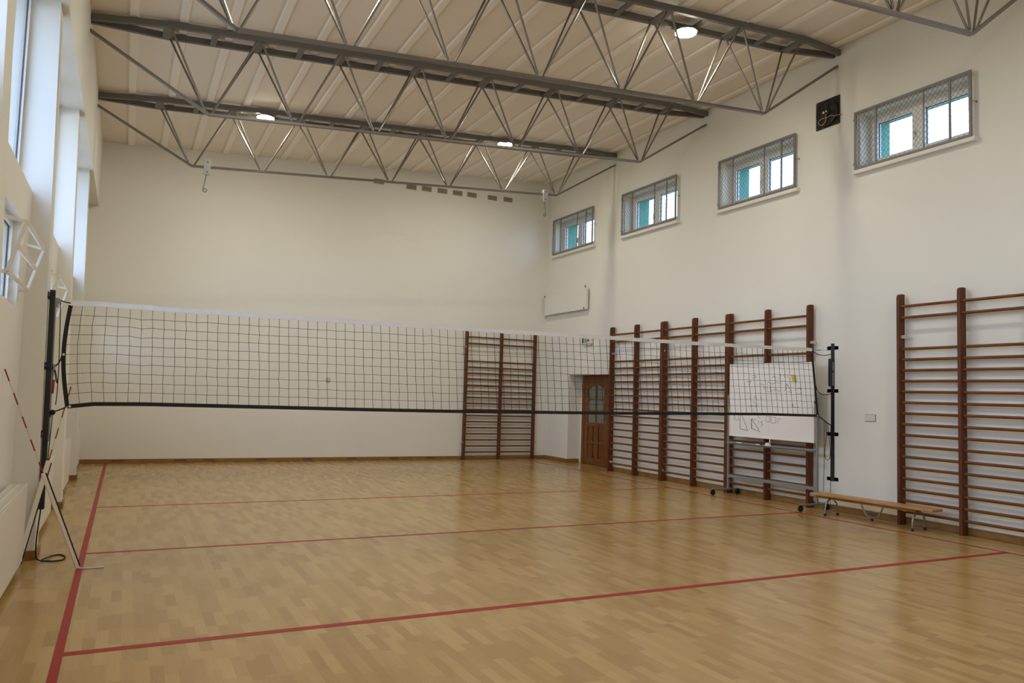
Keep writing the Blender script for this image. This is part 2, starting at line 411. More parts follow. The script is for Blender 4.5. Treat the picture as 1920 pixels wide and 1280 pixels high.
for i, (a, b, c, d) in enumerate(WIN):
    y0, y1 = b, a; s = (a - b) / 1.68; mid = b + 0.88 * s
    o = window('', RL[i], W + 0.245, y0, y1, c, d, 0.13, [(mid, 0.20)], .08)
    # inner sash rims, a vent strip over the left sash, its handle
    v = MB(); v.box(W + .195, W + .205, mid + .16, y1 - .22, d - .105, d - .075); v.build('vent_strip', 'white', o)
    hnd = MB(); hnd.box(W + .18, W + .205, mid + .035, mid + .055, 5.50, 5.56); hnd.tube([(W + .18, mid + .045, 5.555), (W + .165, mid + .05, 5.54), (W + .165, mid + .05, 5.43)], .009, 8); hnd.build('handle', 'white', o, smooth=True)
    MB().box(W - .078, W + .0, b - .10, a + .09, c - .105, c - .048).build('window_sill', 'wall', o, bevel=.004)
for i, (a, b) in enumerate(tall):
    n_ = len(tall) - i
    lab = ['tall window of the second left bay from the back', 'tall window of the left bay just beyond the net post', 'tall window at the left edge, its bright pane in view', 'tall window of the left bay beside the viewer', 'tall window in the front left corner'][n_ - 1]
    L_ = b - a; mull = [(a + L_ * .36, .10), (a + L_ * .68, .10)] if L_ > 2 else []
    window('', lab, -1.0, a, b, SILL, HEAD, .05, mull, .05)
for i, (a, b) in enumerate(lowwin):
    n_ = len(lowwin) - i
    lab = ['low window of the far left bay', 'low window of the second left bay from the back', 'low window just beyond the left net post, behind a tipped guard', 'low window at the left edge, behind the nearest tipped guard'][n_ - 1]
    window('', lab, -.95, a, b, 2.22, 2.95, .06, [], .055)

# skirting boards with vent slots
def skirt(name, label, boxes, slots):
    m = MB()
    for q in boxes: m.box(*q)
    o = m.build(name, 'base', bevel=.004); tag(o, label, 'skirting board', kind='structure')
    for q in slots: MB().box(*q).build('vent_slot', 'slot', o)
    return o
bs = [(x, x + .22, D - .0265, D - .02, .035, .065) for x in (-.15, 1.0, 1.55, 2.6, 3.6, 4.6, 5.6, 6.5)]
skirt('baseboard_back', 'oak skirting board along the back wall', [(-.86, W, D - .025, D, 0, .085)], bs)
rs = [(W - .0265, W - .02, y, y + .2, z, z + .012) for y in (5.35, 7.45, 11.9, 12.8, 9.9, 4.2) for z in (.035, .058)]
skirt('baseboard_right', 'oak skirting board along the right wall', [(W - .025, W, FRONT, DH[0], 0, .095), (W - .025, W, DH[1], D - .025, 0, .095), (W - .025, RX, DH[1] - .02, DH[1], 0, .095)], rs)
lb = []
for y in PY:
    if y > FRONT: lb += [(PX, PX + .02, y - .02, y + PT + .02, 0, .085), (-.86, PX, y - .02, y - .001, 0, .085)]
for a, b in bays:
    if b > FRONT: lb.append((-.859, -.84, max(a, FRONT), b - .02, 0, .085))
skirt('baseboard_left', 'oak skirting board around the left wall piers', lb, [])

# door in the recess
dy0, dy1, dz = 14.92, 15.93, 2.06
X = RX + .04
df = MB(); df.box(X - .06, X + .0, dy1, dy1 + .10, 0, dz + .07); df.box(X - .06, X, 14.25, dy0, 0, dz + .07); df.box(X - .06, X, dy0, dy1, dz, dz + .07)
dr = df.build('door_1', 'door', bevel=.006); tag(dr, 'brown wooden door with arched glass in a wall recess', 'door', kind='structure')
# leaf: stiles, rails, raised panels
lf = MB(); xa, xb = X - .045, X - .002
gy0, gy1, gz0, gz1 = dy0 + .16, dy1 - .16, 1.0, 1.93
lf.box(xa, xb, dy0 + .003, gy0, 0.005, dz - .003); lf.box(xa, xb, gy1, dy1 - .003, 0.005, dz - .003)
lf.box(xa, xb, gy0, gy1, .005, .17); lf.box(xa, xb, gy0, gy1, .50, .56); lf.box(xa, xb, gy0, gy1, .90, gz0)
gm = (gy0 + gy1) / 2
for s_, e_ in ((gy0, gm), (gm, gy1)):     # top rail with the arch
    near_mid = e_ if e_ == gm else s_; out_ = s_ if e_ == gm else e_
    lf.prism([(out_, dz - .003), (out_, 1.80), (out_ * .6 + near_mid * .4, 1.86), (near_mid, 1.93), (near_mid, dz - .003)], 'x', xa, xb)
leaf = lf.build('door_leaf', 'door', dr, bevel=.003)
for z0, z1 in ((.17, .50), (.56, .90)):
    for q in range(3):
        a = gy0 + (gy1 - gy0) * q / 3; b = gy0 + (gy1 - gy0) * (q + 1) / 3
        MB().box(X - .03, X - .006, a + .012, b - .012, z0 + .01, z1 - .01).build('panel', 'door', leaf, bevel=.008)
        if q: MB().box(xa, xb, a - .012, a + .012, z0, z1).build('muntin', 'doordark', leaf)
MB().box(X - .024, X - .018, gy0 - .005, gy1 + .005, gz0 - .005, gz1 + .02).build('glass', 'frost', leaf)
mt = MB(); mt.box(xa - .002, xb, gm - .018, gm + .018, gz0, gz1)
for z in (1.28, 1.56): mt.box(xa - .001, xb, gy0, gy1, z - .015, z + .015)
mt.build('glazing_bar', 'door', leaf)
h = MB(); h.box(xa - .008, xa + .001, dy0 + .05, dy0 + .09, .95, 1.17); h.tube([(xa - .008, dy0 + .07, 1.12), (xa - .05, dy0 + .07, 1.12), (xa - .055, dy0 + .09, 1.12), (xa - .055, dy0 + .20, 1.115)], .009, 8)
h.lathe([(.014, -.02), (.016, 0)], (xa - .008, dy0 + .07, 1.0), 'x', 12); h.build('handle', 'galv', leaf, smooth=True)

# ================================================================== ROOF TRUSSES
NX = [.82, 2.01, 3.22, 4.42, 5.65, 6.90, 8.18]; TX = [.25, 1.43, 2.62, 3.82, 5.02, 6.27, 7.56, 8.76]
def nodez(i): return 5.40 + (NX[i] - NX[0]) * .0745
HB = .20
def truss(yc, dz, label, name='roof_truss'):
    t = thing(name, label, 'roof truss', (0, yc, 0), group='steel roof trusses')
    xl, xr = -.69, W
    zt = lambda x: zceil(x) - .085
    for sgn in (-1, 1):
        m = MB(); pts = [(xl, sgn * .05), (TX[0], sgn * HB), (TX[-1], sgn * HB), (xr, sgn * .05)]
        for (xa_, ya_), (xb_, yb_) in zip(pts, pts[1:]): m.beam((xa_ - .01, ya_, zt(xa_)), (xb_ + .01, yb_, zt(xb_)), .055, .085)
        m.build('top_chord', 'chord', t)
    Z = [nodez(i) + dz for i in range(7)]
    m = MB(); pts = [(xl, 0, 6.25)] + [(NX[i], 0, Z[i]) for i in range(7)] + [(xr, 0, 6.93)]
    for a, b in zip(pts, pts[1:]): m.beam((a[0], 0, a[2] - .018), (b[0], 0, b[2] - .018), .055, .034)
    m.build('bottom_chord', 'steel', t)
    for i in range(8):
        for w_, xx in ((.13, TX[i]),) + (((.08, (TX[i] + TX[i + 1]) / 2),) if i < 7 else ()):
            MB().hexa([(xx - w_ / 2, -HB, zt(xx) - .045), (xx + w_ / 2, -HB, zt(xx) - .045), (xx + w_ / 2, HB, zt(xx) - .045), (xx - w_ / 2, HB, zt(xx) - .045),
                       (xx - w_ / 2, -HB, zt(xx) - .02), (xx + w_ / 2, -HB, zt(xx) - .02), (xx + w_ / 2, HB, zt(xx) - .02), (xx - w_ / 2, HB, zt(xx) - .02)]).build('batten_plate', 'chord', t)
    for i in range(7):
        for j, so in ((i, -.05), (i + 1, .05)):
            for sgn in (-1, 1):
                xt = TX[j] - so * .6
                p0 = Vector((NX[i] + so * .9, 0, Z[i] + .012)); p1 = Vector((xt, sgn * HB * .92, zt(xt) - .03))
                MB().tube([p0 + Vector((0, sgn * .012, 0)), p1], .0145, 8).build('strut', 'rod', t, smooth=True)
    return t
truss(14.36, .055, 'farthest steel truss, carrying two lamps and two hooks')
truss(11.30, .0, 'second steel truss from the back, without lamps')
truss(8.24, -.075, 'steel truss above the net, carrying one lamp in view')
truss(5.13, -.17, 'steel truss nearest the viewer, only its right end in view')

# ================================================================== LAMPS
def lamp(x, y, z, label):
    t = thing('ceiling_lamp', label, 'lamp', (x, y, z), group='round ceiling lamps')
    MB().lathe([(.05, .060), (.10, .056), (.155, .032), (.162, .0), (.150, -.004)], (0, 0, 0), 'z', 32).build('lamp_housing', 'lampbody', t, smooth=True)
    MB().lathe([(.148, -.002), (.148, -.010), (.12, -.014)], (0, 0, 0), 'z', 32).build('lamp_diffuser', 'lamp', t)
    b = MB(); b.tube([(-.05, 0, .055), (-.05, 0, .08), (.05, 0, .08), (.05, 0, .055)], .007, 6); b.build('bracket', 'galv', t)
    return t
lamp(2.005, 14.29, zceil(2.0) - .148, 'left round lamp on the farthest truss')
lamp(6.87, 14.29, zceil(6.87) - .118, 'right round lamp on the farthest truss')
lamp(6.82, 8.38, zceil(6.82) - .18, 'round lamp on the truss above the net')
lamp(2.0, 8.30, zceil(2.0) - .18, 'round lamp over the left of the net, above the picture')
lamp(2.0, 2.2, zceil(2.0) - .18, 'round lamp over the viewer, left, outside the picture')
lamp(6.85, 2.2, zceil(6.85) - .18, 'round lamp over the viewer, right, outside the picture')

# hooks clamped to the far truss
def hook(x, z, label, tilt, cur):
    t = thing('rope_hook', label, 'hook', (x, 14.36, z), group='hooks on the far truss')
    c = MB(); c.box(-.055, .055, -.038, -.0265, -.13, .13); c.box(-.055, .055, .0265, .038, -.13, .13); c.box(-.06, .06, -.042, .042, .012, .037)
    c.build('clamp_plate', 'bracketw', t, bevel=.003)
    b = MB()
    for zz in (.09, -.085): b.lathe([(.02, -.045), (.02, .045)], (0.005, 0, zz), 'y', 8)
    b.build('bolt', 'galv', t)
    h = MB(); pts = [(0.0, 0, -.10), (tilt * .5, 0, -.27), (tilt, 0, -.40)]
    cx = tilt + cur * .035; a0 = 180 if cur > 0 else 0
    for k in range(1, 14):
        a = math.radians(a0 + cur * 30 * k); r = .04 - .0016 * k; pts.append((cx + r * math.cos(a), 0, -.405 + r * math.sin(a)))
    h.tube(pts, .011, 8, up=(0, 1, 0)); h.build('hook_rod', 'galv', t, smooth=True)
hook(1.07, 5.45, 'grey hook at the left end of the far truss', -.05, 1)
hook(7.90, 5.93, 'grey hook at the right end of the far truss', .035, -1)

# air vents high on the back wall
VX = [(5.07, 6.531), (5.877, 6.518), (6.265, 6.53), (6.67, 6.538), (7.077, 6.545), (7.46, 6.553), (8.027, 6.561), (8.472, 6.577)]
VL = ['leftmost small air vent in the row on the back wall', 'second air vent from the left on the back wall', 'third air vent from the left on the back wall', 'fourth air vent from the left on the back wall',
      'fourth air vent from the right on the back wall', 'third air vent from the right on the back wall', 'second air vent from the right on the back wall', 'rightmost small air vent in the row on the back wall']
for (x, z), lb_ in zip(VX, VL):
    t = thing('air_vent', lb_, 'vent', (x, D, z), group='air vents on the back wall')
    f = MB(); w_, h_ = .128, .062
    f.box(-w_, w_, -.012, 0, -h_, -h_ + .01); f.box(-w_, w_, -.012, 0, h_ - .01, h_); f.box(-w_, -w_ + .01, -.012, 0, -h_ + .01, h_ - .01); f.box(w_ - .01, w_, -.012, 0, -h_ + .01, h_ - .01)
    f.build('vent_frame', 'ventdark', t)
    s_ = MB()
    for k in range(7):
        z0 = -h_ + .014 + k * .0145; s_.hexa([(-w_ + .01, -.010, z0), (w_ - .01, -.010, z0), (w_ - .01, -.003, z0 + .006), (-w_ + .01, -.003, z0 + .006), (-w_ + .01, -.010, z0 + .003), (w_ - .01, -.010, z0 + .003), (w_ - .01, -.003, z0 + .009), (-w_ + .01, -.003, z0 + .009)])
    s_.build('louvres', 'ventdark', t)
    MB().box(-w_ + .008, w_ - .008, -.002, -.0005, -h_ + .008, h_ - .008).build('backing', 'shadowgap', t)

# ================================================================== WALL BARS
RZ = [.185 + .1477 * k for k in range(16)] + [2.835, 2.992]
def wall_bars(name, label, posts, loc, rz, brackets, group='wall bars'):
    """posts: local x of each post centre; local wall plane y = 0, bars stand towards -y"""
    t = thing(name, label, 'wall bars', loc, rz, group)
    pw, yf, yb, H = .045, -.165, -.045, 3.17
    for x in posts:
        prof = [(yb, 0), (yb, H - .0), (yf + .05, H), (yf + .02, H - .008), (yf + .004, H - .03), (yf, H - .06), (yf, 0)]
        MB().prism(prof, 'x', x - pw / 2, x + pw / 2).build('post', 'barwood', t, bevel=.004)
    for a, b in zip(posts, posts[1:]):
        for k, z in enumerate(RZ):
            y = -.118 if k < 16 else -.132
            MB().tube([(a + pw / 2 - .012, y, z), (b - pw / 2 + .012, y, z)], .0195, 12, sx=1.0, sy=.80).build('rung', 'rungwood', t, smooth=True)
    for x, z, sd in brackets:
        m = MB(); m.box(x - .012 + sd * .03, x + .012 + sd * .03, yb - .02, 0, z - .02, z + .02); m.box(x + sd * .025, x + sd * .09, yf + .03, yf + .034 + .01, z - .018, z + .018)
        m.box(x + sd * .0225, x + sd * .03, yf + .03, yb, z - .018, z + .018)
        m.build('bracket', 'bracketw', t)
        q = MB()
        for dx in (.045, .075): q.lathe([(.008, yf + .0335), (.008, yf + .027)], (x + sd * dx, 0, z), 'y', 8)
        q.build('bracket_screw', 'black', t)
    return t
R90 = -math.pi / 2
def wl_right(ys): return [ys[0] - y for y in ys]
def right_unit(label, ys, br):
    wall_bars('wall_bars', label, [ys[0] - y for y in ys], (W, ys[0], 0), R90, br)
def BR(ends): # brackets low and high at both end posts
    out = []
    for x in ends: out += [(x, .21, 1), (x, 2.58, 1)]
    return out
right_unit('dark wooden wall bars beside the door, first of three joined units', [14.16, 13.25, 12.358], [(0, .21, 1), (0, 2.58, 1), (1.802, .21, 1), (1.802, 2.58, 1)])
right_unit('middle one of the three joined dark wall bar units', [12.31, 11.40, 10.492], [(1.818, .21, 1)])
right_unit('dark wooden wall bars behind the whiteboard, third of three joined units', [10.445, 9.547, 8.657], [(1.788, .205, 1), (1.788, 2.57, 1)])
right_unit('dark wooden wall bars at the right edge, behind the bench end', [7.072, 6.20, 5.32], [(0, .205, 1), (0, 2.57, 1)])
wall_bars('wall_bars', 'dark wooden wall bars standing on the back wall by the corner', [7.42, 8.367, 9.32], (0, D, 0), 0, [(7.42, .42, -1), (7.42, 2.75, -1), (9.32, .42, 1)])

# ================================================================== VOLLEYBALL NET
NY = 8.31
def lerpcurve(C):
    def f(t):
        for (t0, p0), (t1, p1) in zip(C, C[1:]):
            if t <= t1 or (t1, p1) == C[-1]:
                u = (t - t0) / (t1 - t0); return tuple(a + (b - a) * u for a, b in zip(p0, p1))
    return f
topP = [(-.501, 2.344), (-.203, 2.353), (.265, 2.350), (.76, 2.350), (1.284, 2.354), (1.841, 2.356), (2.433, 2.359), (3.396, 2.365), (4.023, 2.369), (4.462, 2.373), (5.238, 2.380), (5.589, 2.385), (6.425, 2.388), (7.355, 2.398), (8.363, 2.412), (9.256, 2.428)]
botP = [(-.472, 1.372), (-.25, 1.401), (.162, 1.408), (1.332, 1.402), (2.475, 1.395), (3.434, 1.394), (4.493, 1.402), (5.672, 1.408), (7.274, 1.428), (8.372, 1.438), (9.383, 1.431)]
def param(P):
    s = [0]
    for a, b in zip(P, P[1:]): s.append(s[-1] + math.hypot(b[0] - a[0], b[1] - a[1]))
    return lerpcurve([(q / s[-1], p) for q, p in zip(s, P)])
tf, bf = param(topP), param(botP)
def sideshift(u, v):       # v 0 top .. 1 bottom; side tapes are pulled out by the mid ropes
    s = 0.0
    s += -.045 * max(0, 1 - u / .05) * math.sin(math.pi * min(1, v)) if u < .05 else 0
    return s
def netpt(u, v):
    a = tf(u); b = bf(u); return (a[0] + (b[0] - a[0]) * v + sideshift(u, v), a[1] + (b[1] - a[1]) * v)
net = thing('volleyball_net', 'black volleyball net with a white top tape stretched across the hall', 'net', (4.4, NY, 0))
ox = 4.4
NC = 97; NR = 10
rnd = random.Random(3)
off = {}
for i in range(NC + 1):
    for j in range(1, NR):
        off[i, j] = (rnd.uniform(-.004, .004), rnd.uniform(-.004, .004))
kink = {6: -.012, 36: .012, 58: -.012, 71: .010}
for i, d_ in kink.items():
    for j in range(1, NR): off[i, j] = (off[i, j][0], off[i, j][1] + d_ * (1 - j / NR))
cm_ = MB()
def np_(i, j):
    p = netpt(i / NC, .02 + .96 * j / NR) if 0 < j < NR else netpt(i / NC, j / NR)
    o = off.get((i, j), (0, 0)) if 0 < i < NC else (0, 0)
    return (p[0] + o[0] - ox, 0, p[1] + o[1])
for i in range(1, NC): cm_.tube([np_(i, j) for j in range(NR + 1)], .0028, 4)
for j in range(1, NR): cm_.tube([np_(i, j) for i in range(NC + 1)], .0028, 4)
cm_.build('net_mesh', 'cord', net)
def ribbon(P, w, th, n=90):
    m = MB(); pts = P
    for k, (x, z) in enumerate(pts):
        a, b = pts[max(0, k - 1)], pts[min(len(pts) - 1, k + 1)]; dx, dz = b[0] - a[0], b[1] - a[1]; l = math.hypot(dx, dz); nx, nz = -dz / l, dx / l
        i = len(m.v)
        for sx_, sy_ in ((-1, -1), (1, -1), (1, 1), (-1, 1)): m.v.append((x + nx * w / 2 * sx_ - ox, sy_ * th / 2, z + nz * w / 2 * sx_))
        if k:
            for q in range(4): m.f.append((i - 4 + q, i - 4 + (q + 1) % 4, i + (q + 1) % 4, i + q))
    m.f.append((3, 2, 1, 0)); e = len(m.v) - 4; m.f.append((e, e + 1, e + 2, e + 3)); return m
rr_ = random.Random(5)
tp = []
for k in range(141):
    x, z = tf(k / 140); tp.append((x, z + rr_.uniform(-.003, .003)))
ribbon(tp, .048, .010).build('top_tape', 'tapew', net)
ribbon([bf(k / 90) for k in range(91)], .038, .008).build('bottom_tape', 'tapeb', net)
ribbon([(netpt(0, k / 16)[0] + .0, netpt(0, .02 + .98 * k / 16)[1]) for k in range(17)], .036, .009).build('side_tape', 'tapeb', net)
ribbon([netpt(1, .05 + .95 * k / 16) for k in range(17)], .036, .009).build('side_tape', 'tapeb', net)
def rope(pts, r=.006, name='tie_rope', parent=None, n=6, m='rope'):
    return MB().tube(smoothpath(pts, n), r, 6).build(name, m, parent, smooth=True)
def nr(pts): return [(x - ox, dy, z) for x, dy, z in pts]
# left ties
rope(nr([(-.615, 0, 2.375), (-.588, 0, 2.366), (-.55, 0, 2.352), (-.50, 0, 2.345)]), .006, parent=net)
rope(nr([(-.587, .0, 2.364), (-.60, 0, 2.34), (-.614, 0, 2.315), (-.614, 0, 2.375)]), .006, parent=net)
rope(nr([(-.587, -.004, 2.364), (-.578, -.006, 2.178), (-.563, -.006, 1.728), (-.562, -.004, 1.50), (-.567, 0, 1.385)]), .004, parent=net)
ma = netpt(0, .5)
rope(nr([(ma[0] - .01, 0, ma[1]), (-.56, 0, 1.79), (-.603, 0, 1.736), (-.640, 0, 1.745)]), .006, parent=net)
rope(nr([(-.603, -.004, 1.736), (-.588, -.01, 1.67), (-.574, -.01, 1.60), (-.566, -.005, 1.60), (-.585, 0, 1.69), (-.60, 0, 1.73)]), .004, parent=net)
rope(nr([(-.605, 0, 1.736), (-.607, 0, 1.64), (-.612, -.004, 1.50), (-.612, -.004, 1.30), (-.612, 0, 1.0), (-.604, 0, .80), (-.61, 0, .70)]), .005, parent=net)
rope(nr([(-.48, 0, 1.366), (-.53, -.002, 1.342), (-.59, 0, 1.318), (-.635, 0, 1.30)]), .007, parent=net)
MB().lathe([(.01, -.016), (.024, -.012), (.027, 0), (.022, .014), (.008, .018)], (-.59 - ox, 0, 1.315), 'y', 10).build('knot', 'rope', net, smooth=True)
rope(nr([(-.585, 0, 1.31), (-.59, -.006, 1.15), (-.596, -.004, .95), (-.598, 0, .80)]), .004, parent=net)
# right ties
rope(nr([(9.26, 0, 2.42), (9.39, 0, 2.424), (9.53, 0, 2.43), (9.655, 0, 2.441)]), .0035, parent=net, m='galv')
MB().tube(nr([(9.36, 0, 2.425), (9.44, 0, 2.427)]), .009, 8).build('turnbuckle', 'galv', net)
rope(nr([(9.262, -.004, 2.41), (9.35, -.004, 2.37), (9.46, -.004, 2.352), (9.57, -.002, 2.358), (9.66, 0, 2.376)]), .006, parent=net)
mr = netpt(1, .52)
rope(nr([(mr[0] + .01, 0, mr[1]), (9.38, 0, 1.81), (9.47, 0, 1.757), (9.58, 0, 1.752), (9.665, 0, 1.772)]), .006, parent=net)
rope(nr([(9.39, 0, 1.432), (9.52, 0, 1.363), (9.60, 0, 1.32), (9.68, 0, 1.288)]), .008, parent=net)
rope(nr([(9.52, -.004, 1.36), (9.519, -.006, 1.1), (9.516, -.006, .7), (9.512, 0, .30)]), .004, parent=net)
rope(nr([(9.56, -.004, 1.34), (9.56, -.006, 1.1), (9.525, -.008, .88), (9.54, -.01, .79), (9.60, -.008, .765), (9.645, -.006, .82), (9.64, -.004, 1.0), (9.61, -.004, 1.2), (9.605, 0, 1.32)]), .004, parent=net)
rope(nr([(9.655, -.01, 1.29), (9.65, -.014, .9), (9.648, -.014, .5), (9.645, -.01, .12)]), .004, parent=net)
# grommets on the net corners
for p in ((netpt(0, .5)[0], netpt(0, .5)[1]), (bf(0)[0] + .02, bf(0)[1] + .002), (bf(1)[0] - .01, bf(1)[1])):
    MB().lathe([(.011, -.0065), (.011, .0065)], (p[0] - ox, 0, p[1]), 'y', 12).build('grommet', 'white', net)

# net posts bolted to the pier / the wall
def net_post(label, x, ztop, zbot, face, lugz, slope=0.0, pad=False):
    """face = x of the surface behind; dirn points away from it"""
    sgn = 1 if face(1.4) < x else -1
    t = thing('net_post', label, 'net post', (x, NY, 0), group='black net posts')
    sh = lambda z: slope * (z - 1.4)
    m = MB(); a, b = .022, .035
    m.hexa([(sh(zbot) - a, -b, zbot), (sh(zbot) + a, -b, zbot), (sh(zbot) + a, b, zbot), (sh(zbot) - a, b, zbot),
            (sh(ztop) - a, -b, ztop), (sh(ztop) + a, -b, ztop), (sh(ztop) + a, b, ztop), (sh(ztop) - a, b, ztop)])
    m.build('post', 'black', t, bevel=.004)
    for z in lugz:
        l = MB(); fx = face(z) - x
        l.box(min(fx, sh(z)), max(fx, sh(z)), -.03, .03, z - .03, z + .03)          # spacer to the wall
        l.box(fx, fx + sgn * .008, -.11, .11, z - .032, z + .032)
        lg = l.build('mounting_lug', 'black', t, bevel=.006)
        q = MB()
        for dy in (-.08, .08): q.lathe([(.012, fx + sgn * .009), (.012, fx + sgn * .014)], (0, dy, z), 'x', 10)
        q.build('bolt_head', 'galv', lg)
    r = MB(); r.hexa([(sh(1.0) + sgn * .022, -.012, 1.05), (sh(1.0) + sgn * .034, -.012, 1.05), (sh(1.0) + sgn * .034, .012, 1.05), (sh(1.0) + sgn * .022, .012, 1.05),
                      (sh(ztop) + sgn * .022, -.012, ztop - .12), (sh(ztop) + sgn * .034, -.012, ztop - .12), (sh(ztop) + sgn * .034, .012, ztop - .12), (sh(ztop) + sgn * .022, .012, ztop - .12)])
    r.build('slide_rail', 'galv', t)
    c = MB(); zc_ = ztop - .10
    c.box(sh(zc_) + sgn * .022, sh(zc_) + sgn * .05, -.02, .02, zc_ - .06, zc_ + .03); c.lathe([(.022, -.018), (.022, .018)], (sh(zc_) + sgn * .05, 0, zc_), 'y', 14)
    c.build('pulley', 'galv', t, smooth=True)
    e = MB(); e.beam((sh(1.6) + sgn * .045, -.02, 1.62), (sh(1.5) + sgn * .04, -.02, 1.49), .02, .02, (0, 1, 0)); e.build('tension_lever', 'redrod', t, bevel=.004)
    for z in (1.735, 1.30):
        MB().box(sh(z) + sgn * .022, sh(z) + sgn * .05, -.012, .012, z - .03, z + .03).build('cleat', 'galv', t, bevel=.003)
    return t
net_post('black net post bolted to the left pier', -.636, 2.455, .43, lambda z: lean(PX, z), (2.40, 1.745, 1.12, .47), -.016)
pr_ = net_post('black net post bolted to the right wall, with a padded sleeve', 9.727, 2.545, .44, lambda z: W, (2.475, 1.815, 1.155, .475), 0.0)
pd = MB(); pd.box(-.088, -.020, -.031, .031, 1.88, 2.31); pd = pd.build('padded_sleeve', 'black', pr_, bevel=.012)
m = MB()
for k, z in enumerate([2.245 - .0225 * q for q in range(16)]):      # worn white lettering, too small to read
    if k == 6: continue
    m.box(-.058, -.040, -.0325, -.0305, z - .006, z + (.004 if k % 3 else .006))
m.build('worn_lettering', 'white', pd)

# rope end lying in a loop on the floor below the left post
fr_ = MB().tube(smoothpath([(-.585, 8.235, .86), (-.60, 8.20, .70), (-.612, 8.12, .45), (-.622, 8.05, .22), (-.615, 8.02, .06), (-.585, 8.05, .012), (-.545, 8.06, .006), (-.47, 8.03, .006), (-.408, 8.07, .006), (-.40, 8.20, .006), (-.45, 8.31, .006), (-.51, 8.27, .006), (-.555, 8.12, .014), (-.575, 8.07, .014)], 6), .006, 6).build('rope_tail', 'rope', smooth=True)
tag(fr_, 'black rope tail hanging beside the left post and looped on the floor', 'rope')

# ================================================================== ANTENNAS IN CLOTH SLEEVES
def antenna(name, label, p0, p1, s_end, sw, flat, tape_side):
    """red and white rod from p0 to p1; the cloth sleeve covers it from p0 up to the fraction s_end"""
    p0 = Vector(p0); p1 = Vector(p1); L_ = (p1 - p0).length; d = (p1 - p0).normalized()
    t = thing(name, label, 'antenna', tuple(p0), 0, 'net antennas in cloth sleeves')
    Wt = MB(); n = int(round(L_ / .10)); 
    for k in range(n):
        a, b = d * (L_ * k / n), d * (L_ * (k + 1) / n)
        if (n - 1 - k) % 2 == 0: MB().tube([a, b], .0057, 8).build('red_band', 'redrod', t, smooth=True)
    Wt.tube([d * 0, d * L_], .0050, 8).build('rod', 'whiterod', t, smooth=True)
    f = Vector(flat); f = (f - d * f.dot(d)).normalized()
    sl = MB(); sl.beam(d * .0, d * (L_ * s_end), sw, .016, f); so = sl.build('cloth_sleeve', 'sleeve', t, bevel=.005)
    c = d.cross(f) * (sw / 2) * tape_side
    ed = MB(); ed.beam(c + d * .01, c + d * (L_ * s_end - .01), .012, .019, f); ed.build('sleeve_edge', 'tapeb', so)
    return t, d
V = Vector
t1, d1 = antenna('net_antenna', 'striped antenna in a white sleeve leaning left from the red sideline', (-.272, 7.644, .012), (-.848, 7.15, 1.69), .50, .036, (.6, -.8, .2), 1)
m = MB().tube(smoothpath([(0, 0, 0), (.05, .004, -.006), (.10, -.006, -.006), (.16, .002, -.006), (.20, .012, -.006)], 5), .008, 6, sx=.5, sy=1.2)
m.build('tie_strap', 'sleeve', t1, smooth=True)
t2, d2 = antenna('net_antenna', 'striped antenna in a white sleeve leaning right behind the net corner', (-.742, 7.94, .012), (-.456, 8.387, 1.558), .56, .052, (.75, -.65, .2), 1)
r3 = MB(); 
pts = [V((-.79, 5.2, .735)), V((-.76, 5.72, .735))]
t3 = thing('net_antenna', 'red tip of an antenna lying on the near radiator', 'antenna', (-.79, 5.2, .735), 0, 'net antennas in cloth sleeves')
for k in range(6):
    a = V((.03, .52, 0)) * (k / 6); b = V((.03, .52, 0)) * ((k + 1) / 6)
    MB().tube([a, b], .006, 8).build('red_band' if k % 2 else 'rod', 'redrod' if k % 2 else 'whiterod', t3, smooth=True)

# ================================================================== RADIATORS
def radiator(label, ya, yb):
    t = thing('radiator', label, 'radiator', (-.765, (ya + yb) / 2, 0), 0, 'white panel radiators under the windows')
    h = (yb - ya) / 2; z0, z1 = .06, .72
    b = MB(); b.box(-.055, .06, -h + .004, h - .004, z0, z1 - .012); b.build('panel', 'white', t, bevel=.006)
    f = MB(); f.box(.0605, .068, -h + .01, h - .01, z0 + .008, z1 - .02); f.build('front_sheet', 'white', t, bevel=.004)
    g = MB(); n = int(h * 2 / .035)
    g.box(-.057, -.05, -h, h, z1 - .012, z1); g.box(.061, .068, -h, h, z1 - .012, z1); g.box(-.004, .004, -h, h, z1 - .011, z1 - .001)
    for k in range(n + 1):
        y = -h + .004 + (2 * h - .008) * k / n; g.box(-.05, .061, y - .003, y + .003, z1 - .010, z1 - .003)
    g.build('top_grille', 'white', t)
    v = MB(); v.tube([(.0, -h + .1, z0), (.0, -h + .1, .0)], .01, 8); v.tube([(.03, -h + .1, z0), (.03, -h + .1, .0)], .01, 8); v.build('pipe', 'white', t)
    br = MB()
    for y in (-h + .3, h - .3): br.box(-.093, -.05, y - .02, y + .02, .12, .6)
    br.build('wall_bracket', 'white', t)
radiator('white panel radiator nearest the viewer, at the left edge', 5.75, 7.82)
radiator('white radiator behind the left net post', 8.75, 10.62)
radiator('third white radiator along the windows', 11.9, 13.82)
radiator('farthest white radiator, near the back wall', 14.95, 16.80)

